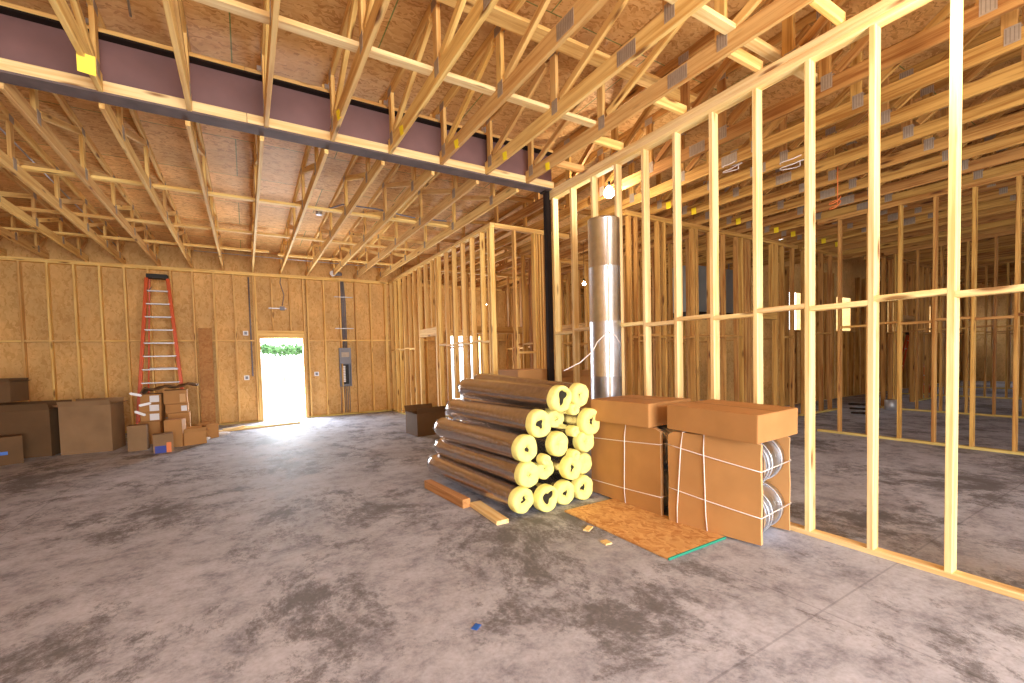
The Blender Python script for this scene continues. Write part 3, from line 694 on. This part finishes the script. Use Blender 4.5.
# open box by the partition
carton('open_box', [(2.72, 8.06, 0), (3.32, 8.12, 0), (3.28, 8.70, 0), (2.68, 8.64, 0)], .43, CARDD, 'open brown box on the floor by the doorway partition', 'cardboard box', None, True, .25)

# ------------------------------------------------------------------ far wall fittings
e = empty('electrical_panel', (2.18, YF - .01, .78), 'grey open electrical panel with breakers on the far wall', 'electrical panel')
bm = bmesh.new(); add_box(bm, 0, 0, 0, .30, .012, .03); add_box(bm, 0, -.09, 0, .30, 0, .012)
bm.free(); bm = bmesh.new()
add_box(bm, 0, -.02, 0, .30, .10, .02); add_box(bm, 0, -.02, 1.03, .30, .10, 1.05); add_box(bm, 0, -.02, .0201, .02, .10, 1.0299); add_box(bm, .28, -.02, .0201, .30, .10, 1.0299); add_box(bm, .0201, .09, .0201, .2799, .10, 1.0299)
add_box(bm, .0201, -.02, .62, .2799, -.01, 1.0299)
mesh_obj('cabinet', bm, GREYM, e)
bm = bmesh.new(); add_box(bm, .05, -.02, .80, .25, -.022, .93); mesh_obj('cover_plate', bm, GALVD, e)
for c in range(2):
    bm = bmesh.new()
    for q in range(10): add_box(bm, .085 + .07 * c, .03, .12 + .045 * q, .145 + .07 * c, .075, .155 + .045 * q)
    mesh_obj('breaker_row', bm, WHITE if c == 0 else BLACK, e)
bm = bmesh.new(); add_box(bm, .06, .06, .06, .24, .089, .60); mesh_obj('bus_bar', bm, BLACK, e)
for i, x in enumerate((2.27, 2.31, 2.35, 2.39)):
    cable('conduit', [(x, YF + .05, 1.835), (x, YF + .05, 3.10), (x - .02 * (i - 1), YF + .04, 3.70)], .016, GREYM, 'grey conduit rising from the electrical panel, ' + ORD[i] + ' from the left', 'conduit', 'conduits above the electrical panel')
for i, x in enumerate([2.20 + .045 * k for k in range(6)]):
    cable('cable', [(x, YF + .06, .775), (x + .004, YF + .055, .45), (x, YF + .06, .06)], .009, GREYM, 'grey cable hanging below the electrical panel, ' + ORD[i] + ' from the left', 'cable', 'cables below the electrical panel')
for i, zz in enumerate((3.2, 2.35)):
    tag(boxo('mounting_strip', 2.10, YF - .012, zz, 2.58, YF - .002, zz + .02, ALU), 'thin metal strip across the conduits, ' + ('upper' if i == 0 else 'lower') + ' one', 'metal strip')
e = empty('security_light', (2.05, 12.45, 3.77), 'white round lamp head at the top of the far wall above the panel', 'lamp')
tubeo('lamp_head', [(0, 0, 0), (-.02, -.08, .0)], .07, WHITE, e, 16); tubeo('mount', [(0, .01, .0), (.22, .05, .02)], .05, GREYM, e, 12)
def outlet(x, zz, label):
    e = empty('outlet_box', (x, YF - .02, zz), label, 'outlet box', 'boxes on the far wall studs')
    bm = bmesh.new(); add_box(bm, -.055, -.01, -.055, .055, .018, .055); mesh_obj('box', bm, WHITE, e)
    bm = bmesh.new(); add_box(bm, -.03, -.012, -.035, .03, -.0101, .035); mesh_obj('opening', bm, GREYM, e)
outlet(.02, 2.215, 'white outlet box high on a stud left of the exit door'); outlet(.0, 1.12, 'white outlet box at switch height left of the exit door'); outlet(1.59, 1.15, 'small box on a stud right of the exit door')
e = empty('door_light_box', (.54, YF - .016, 2.85), 'metal box on a bar between studs above the exit door', 'electrical box')
boxo('bar_hanger', 0, 0, -.012, .40, .010, .012, ALU, e); boxo('box', .25, -.03, -.05, .36, -.001, .05, GREYM, e)
cable('conduit', [(.13, YF + .03, 1.15), (.13, YF + .03, 3.60)], .016, GREYM, 'dark conduit running up the stud left of the exit door')
cable('cable', [(.85, YF - .01, 2.92), (.90, YF - .005, 3.2), (.82, YF - .005, 3.5), (.84, YF - .02, 3.63)], .010, GREYM, 'cable rising from the box above the exit door', 'cable')
# leaning board
o = boxo('leaning_board', -.135, -.009, 0, .135, .009, 2.32, PLY); o.location = (-.80, 12.50, .012); o.rotation_euler = (R(-5.0), 0, 0); tag(o, 'dark reddish plywood strip leaning on the far wall beside the ladder', 'board')
# ------------------------------------------------------------------ step ladder
def ladder(origin, H, wt, wb, label, rise, nstep, leaner=.0, n='step_ladder'):
    e = empty(n, origin, label, 'ladder')
    zt = H - .09
    def fr(s, z):
        t = z / zt; return V((s * (wb + (wt - wb) * t) / 2, .42 * t * .85, z))
    for s in (-1, 1):
        bar('front_rail', fr(s, 0), fr(s, zt), .060, .085, RED, e, (1, 0, 0))
        bar('rear_rail', V((s * (wb * .86) / 2, .80, 0)), V((s * (wt * .80) / 2, .46, zt)), .028, .05, RED, e, (1, 0, 0))
        boxo('foot', s * wb/2 - .03, -.06, -.001, s * wb/2 + .03, .06, .02, BLACK, e)
    boxo('top_cap', -wt/2, .28, zt, wt/2, .50, H, BLACK, e, .01)
    for k in range(nstep):
        z = rise * (k + 1)
        if z > zt - .12: break
        a, b = fr(-1, z), fr(1, z); bar('step', a + V((.014, 0, 0)), b - V((.014, 0, 0)), .085, .028, ALU, e, (0, 1, 0))
        t = z / zt; w2 = (wb * .86 + (wt * .8 - wb * .86) * t) / 2; y2 = .80 + (.46 - .80) * t
        if k % 2 == 0: bar('rear_brace', (-w2, y2, z + .02), (w2, y2, z + .02), .02, .03, ALU, e, (0, 1, 0))
    tubeo('spreader', [fr(-1, zt - .28) + V((.05, 0, 0)), V((-.12, .45, zt - .17))], .010, ALU, e, 6)
    return e
ladder((-1.555, 11.70, 0), 3.42, .36, .84, 'tall orange step ladder with a black top standing against the far wall', .278, 12)
l2 = ladder((18.3, 5.2, 0), 1.95, .26, .45, 'small red step ladder standing far off in the right-hand room', .28, 6)

# ------------------------------------------------------------------ boxes on the left
def fbox(name, p0, p1, depth, h, mat, label, zb=0.0, **kw):
    a, b = V((*p0, zb)), V((*p1, zb)); d = (b - a).normalized(); n = V((-d.y, d.x, 0)) * depth
    return carton(name, [a, b, b + n, a + n], h, mat, label, **kw)
GB = None
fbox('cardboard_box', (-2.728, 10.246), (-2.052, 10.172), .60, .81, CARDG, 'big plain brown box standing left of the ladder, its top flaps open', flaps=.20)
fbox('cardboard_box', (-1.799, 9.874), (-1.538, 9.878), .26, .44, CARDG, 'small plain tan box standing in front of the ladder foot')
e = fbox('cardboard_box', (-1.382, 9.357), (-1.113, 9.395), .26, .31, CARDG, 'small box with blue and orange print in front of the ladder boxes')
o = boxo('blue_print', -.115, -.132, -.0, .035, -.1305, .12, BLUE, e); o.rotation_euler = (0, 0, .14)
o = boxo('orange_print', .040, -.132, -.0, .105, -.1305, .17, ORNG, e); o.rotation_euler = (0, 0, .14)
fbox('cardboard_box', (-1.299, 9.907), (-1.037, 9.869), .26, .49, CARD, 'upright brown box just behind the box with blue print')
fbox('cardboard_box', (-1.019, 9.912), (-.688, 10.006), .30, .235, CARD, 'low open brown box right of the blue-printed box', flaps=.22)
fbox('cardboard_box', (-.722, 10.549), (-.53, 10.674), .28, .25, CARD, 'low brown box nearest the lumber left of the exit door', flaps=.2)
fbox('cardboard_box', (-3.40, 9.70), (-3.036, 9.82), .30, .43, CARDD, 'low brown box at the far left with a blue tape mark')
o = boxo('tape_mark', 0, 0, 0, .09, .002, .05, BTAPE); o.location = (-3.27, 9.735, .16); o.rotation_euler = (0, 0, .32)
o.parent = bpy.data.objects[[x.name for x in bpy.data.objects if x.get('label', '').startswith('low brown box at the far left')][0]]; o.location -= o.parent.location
fbox('cardboard_box', (-4.0, 10.45), (-2.849, 10.291), .70, .775, CARDD, 'large shade-darkened brown box at the far left with a wide half-open lid', flaps=.25)
fbox('cardboard_box', (-4.05, 10.50), (-3.32, 10.40), .50, .33, CARDD, 'shade-darkened box on top of the large box at the far left', zb=.93, flaps=.12)
# stacked cartons before the ladder
GS = 'cartons stacked in front of the ladder'
st = [(-1.76, .32, 0, .42), (-1.73, .31, .425, .17), (-1.74, .33, .60, .16), (-1.72, .31, .765, .17)]
nm = ['bottom', 'second from the bottom', 'third from the bottom', 'top']
for i, (x, w, zb, h) in enumerate(st):
    e = fbox('cardboard_box', (x, 10.60 + .02 * (i % 2)), (x + w, 10.58 + .03 * (i % 2)), .40, h, CARD, 'brown carton in the left column before the ladder, ' + nm[i] + ' one', zb=zb, grp=GS)
    if i: boxo('paper_label', -.02, -.2175, .02, .12, -.2155, .02 + h * .72, PAPER, e)
st = [(-1.33, .34, 0, .34), (-1.33, .34, .345, .20), (-1.36, .35, .55, .17), (-1.38, .36, .725, .26)]
for i, (x, w, zb, h) in enumerate(st):
    e = fbox('cardboard_box', (x, 10.66), (x + w, 10.68), .40, h, CARD, 'brown carton in the right column before the ladder, ' + nm[i] + ' one', zb=zb, grp=GS)
    if i >= 2: boxo('paper_label', .08, -.2145, .03, .17, -.2115, .03 + h * .6, PAPER if i == 2 else CARDL, e)
bm = bmesh.new()
pts = [(-1.72 + .87 * i / 12, 10.50 + .55 * j / 3, 1.03 + .025 * math.sin(i * 1.3 + j) + .02 * math.sin(j * 2.1) - (.09 if i == 0 else 0) + .07 * i / 12) for j in range(4) for i in range(13)]
g = [bm.verts.new(p) for p in pts]
for j in range(3):
    for i in range(12): bm.faces.new((g[j*13+i], g[j*13+i+1], g[(j+1)*13+i+1], g[(j+1)*13+i]))
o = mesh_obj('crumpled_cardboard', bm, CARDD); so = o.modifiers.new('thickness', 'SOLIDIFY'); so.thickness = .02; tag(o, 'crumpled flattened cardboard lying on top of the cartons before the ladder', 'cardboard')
for i, (x, y, zz, a) in enumerate(((-1.76, 10.40, .93, .3), (-1.62, 10.38, .74, -.2), (-1.72, 10.42, .58, .5))):
    o = boxo('plastic_scrap', -.09, -.015, 0, .09, .015, .045, WHITE, None, .012); o.location = (x, y + .06, zz); o.rotation_euler = (0, a, .1); tag(o, 'white plastic wrapping hanging from the left column of cartons, ' + ['upper', 'middle', 'lower'][i] + ' piece', 'wrapping')
# loose lumber left of the door
GL = 'loose boards on the floor left of the exit door'
for i, (a, b) in enumerate((((-.56, 11.40, .021), (1.05, 11.74, .021)), ((-.50, 11.66, .021), (.92, 11.93, .021)), ((-.62, 11.20, .021), (-.10, 11.62, .06)))):
    o = bar('loose_board', a, b, .089, .038, LUM2, None, (0, 1, 0)); tag(o, ['long board on the floor before the exit door, nearer one', 'long board on the floor before the exit door, farther one', 'short tilted board on the floor left of the exit door'][i], 'board', GL)
for i, (x, y, a) in enumerate(((-.90, 10.75, .3), (-.78, 10.45, -.2), (-.45, 11.0, -.6))):
    o = boxo('packing_paper', -.12, -.08, 0, .12, .08, .05, PAPER, None, .02); o.location = (x, y, .0 if i == 2 else .001); o.rotation_euler = (0, 0, a); tag(o, 'crumple of white packing paper by the low boxes, ' + ['leftmost', 'middle', 'rightmost'][i] + ' one', 'paper')
# ------------------------------------------------------------------ small things in the right-hand room
e = empty('paint_can', (12.9, 4.30, 0), 'small silver can on the floor far off in the right-hand room', 'can')
tubeo('body', [(0, 0, 0), (0, 0, .24)], .12, ALU, e, 20); tubeo('lid', [(0, 0, .2401), (0, 0, .25)], .11, GALVD, e, 20)
e = empty('hose_coil', (11.4, 4.30, 0), 'dark coil of hose on the floor beyond the studs', 'hose')
bm = bmesh.new(); add_tube(bm, [(math.cos(t) * (.17 + .004 * t), math.sin(t) * (.17 + .004 * t), .03 + .015 * t) for t in [k * .35 for k in range(50)]], .022, 6); mesh_obj('coil', bm, STEELK, e)
e = empty('air_duct_unit', (9.3, 7.0, 2.35), 'grey sheet-metal duct hanging high behind the back room studs', 'air duct')
boxo('casing', 0, 0, .12, 1.9, .6, 1.25, GREYUNIT, e, .01); boxo('support_frame', -.02, -.02, 0, 1.92, .62, .119, BLACK, e); 
for i in range(4): boxo('hanger_rod', .1 + 1.6 * (i % 2), .1 + .36 * (i // 2), 1.2501, .12 + 1.6 * (i % 2), .12 + .36 * (i // 2), 1.9, GREYM, e)

for i, (x, y, z_, cm, dx) in enumerate(((5.8, 2.9, 3.73, STRAP, .16), (6.5, 2.75, 3.30, ORNG, .07), (5.2, 3.3, 3.72, STRAP, .12))):
    pts = [(x + dx * math.cos(t) * (1 + .12 * math.sin(3 * t)), y + dx * .8 * math.sin(t), z_ - .10 * math.sin(t * .5) ** 2 + .01 * t) for t in [q * .4 for q in range(30)]]
    pts = [(pts[0][0], pts[0][1], 3.90)] + pts
    cable('cable', pts, .006, cm, ['pale loose wire looped under the right-room trusses, right one', 'orange wire coil hanging under the right-room trusses', 'pale loose wire looped under the right-room trusses, left one'][i], 'cable')
# ------------------------------------------------------------------ lamps
def bulb(loc, power, label, size=.035, cord=.5, col=(1.0, .86, .68), es=60):
    e = empty('hanging_bulb', loc, label, 'light bulb', 'bare bulbs hung for the building work')
    bm = bmesh.new(); bmesh.ops.create_uvsphere(bm, u_segments=16, v_segments=10, radius=size)
    for v in bm.verts:
        if v.co.z > 0: v.co.z *= 1.35; v.co.x *= 1 - .25 * v.co.z / size / 1.35; v.co.y *= 1 - .25 * v.co.z / size / 1.35
    mesh_obj('glass', bm, emit('bulb_glow', (1, .93, .82), es), e, smooth=True)
    tubeo('socket', [(0, 0, size * 1.36), (0, 0, size * 1.3 + .06)], .018, BLACK, e, 10); tubeo('cord', [(0, 0, size * 1.3 + .061), (0, 0, cord)], .004, BLACK, e, 6)
    l = bpy.data.lights.new('bulb_light', 'POINT'); l.energy = power; l.color = col; l.shadow_soft_size = .06
    o = bpy.data.objects.new('bulb_light', l); COL.objects.link(o); o.parent = e; o.location = (0, 0, -size * 1.6)
    return e
bulb((4.30, 4.50, 3.645), 50, 'glaring bare bulb seen over the top of the tall duct', .07, .12, es=90)
bulb((3.42, .74, 3.38), 40, 'bare bulb just above the nearest stud, over the top edge of the picture', .045, .38)
bulb((9.4, 7.05, 2.10), 6, 'tiny distant bulb glowing between back room studs', .03, 1.5)
for i, (x, y, z, p, wd) in enumerate(((6.3, 7.4, 3.0, 26, 'in the first back room behind the tall duct'), (8.8, 9.3, 3.0, 26, 'in the middle back room'), (6.0, 11.4, 3.0, 30, 'near the far opening beyond the doorway partition'), (11.3, 8.6, 3.0, 14, 'in the farthest back room'))):
    bulb((x, y, z), p, 'added fill bulb hanging ' + wd, .035, .9)  # unseen bulbs added as low fill for the back rooms

# ------------------------------------------------------------------ outdoors
def tree(x, y, h, r, label):
    e = empty('tree', (x, y, -.16), label, 'tree', 'trees beyond the exit door')
    tubeo('trunk', [(0, 0, 0), (.1, 0, h * .5), (0, .05, h)], [.05, .04, .03], BARK, e, 8)
    rnd = random.Random(int(x * 100)); bm = bmesh.new()
    for i in range(420):
        a, b_, c = rnd.gauss(0, 1), rnd.gauss(0, 1), rnd.gauss(0, .6); q = V((a, b_, c)).normalized() * r * rnd.uniform(.4, 1); q.z *= .55
        u = V((rnd.uniform(-1, 1), rnd.uniform(-1, 1), rnd.uniform(-1, 1))).normalized() * .16; w = u.orthogonal().normalized() * .10
        p = V((0, 0, h)) + q; bm.faces.new([bm.verts.new(p + k) for k in (u, w, -u, -w)])
    mesh_obj('foliage', bm, LEAF, e)
for i in range(7): tree(-1.6 + 1.5 * i, 44 + (i * 7 % 5), 2.75 + .15 * (i % 3), 1.15, 'leafy green tree outside beyond the exit door, ' + ORD[i] + ' from the left')

w = bpy.data.worlds.new('sky'); SC.world = w; w.use_nodes = True; nt = w.node_tree; nt.nodes.clear()
o = nt.nodes.new('ShaderNodeOutputWorld'); bg = nt.nodes.new('ShaderNodeBackground'); bg.inputs[0].default_value = (.90, .95, 1.0, 1); bg.inputs[1].default_value = 5.0
nt.links.new(bg.outputs[0], o.inputs[0])
def area(name, loc, rot, sx, sy, p, col):
    l = bpy.data.lights.new(name, 'AREA'); l.shape = 'RECTANGLE'; l.size = sx; l.size_y = sy; l.energy = p; l.color = col
    o = bpy.data.objects.new(name, l); COL.objects.link(o); o.location = loc; o.rotation_euler = rot; return o
area('daylight_rear', (.95, Y0 - .05, 1.65), (R(90), 0, 0), 5.0, 3.2, 950, (1.0, .97, .95))
for x in (6.05, 11.05, 16.05, 21.05): area('right_room_fill', (x, Y0 - .05, 1.6), (R(90), 0, 0), 1.7, 1.4, 10, (1.0, .97, .93))  # fill lights added at unseen rear openings to brighten the right-hand room
area('daylight_exit_door', ((DX0 + DX1) / 2, YF + .3, 1.05), (R(-90), 0, R(28)), .94, 2.05, 260, (.85, .92, 1.0))
area('daylight_back_opening', ((WX0 + WX1) / 2, YF + .3, 1.1), (R(-90), 0, 0), 1.0, 2.1, 120, (.95, .97, 1.0))

# ------------------------------------------------------------------ camera
f, yaw, pit, rol, cy, hh = 442.507, .540093, -.036915, -.025143, 373.808, 1.45495
Fv = V((math.sin(yaw) * math.cos(pit), math.cos(yaw) * math.cos(pit), math.sin(pit)))
Rv = V((math.cos(yaw), -math.sin(yaw), 0)); Uv = Rv.cross(Fv)
R2 = Rv * math.cos(rol) + Uv * math.sin(rol); U2 = -Rv * math.sin(rol) + Uv * math.cos(rol)
cam = bpy.data.cameras.new('camera'); co = bpy.data.objects.new('camera', cam); COL.objects.link(co)
Mx = Matrix((R2, U2, -Fv)).transposed().to_4x4(); Mx.translation = (0, 0, hh); co.matrix_world = Mx
cam.sensor_width = 36; cam.lens = f * 36 / 1024; cam.shift_y = (cy - 341.5) / 1024; cam.clip_start = .05; cam.clip_end = 300
SC.camera = co
SC.view_settings.view_transform = 'Standard'; SC.view_settings.look = 'None'; SC.view_settings.exposure = 0.15; SC.view_settings.gamma = 1; SC.view_settings.use_curve_mapping = False
SC.cycles.max_bounces = 8; SC.cycles.diffuse_bounces = 5
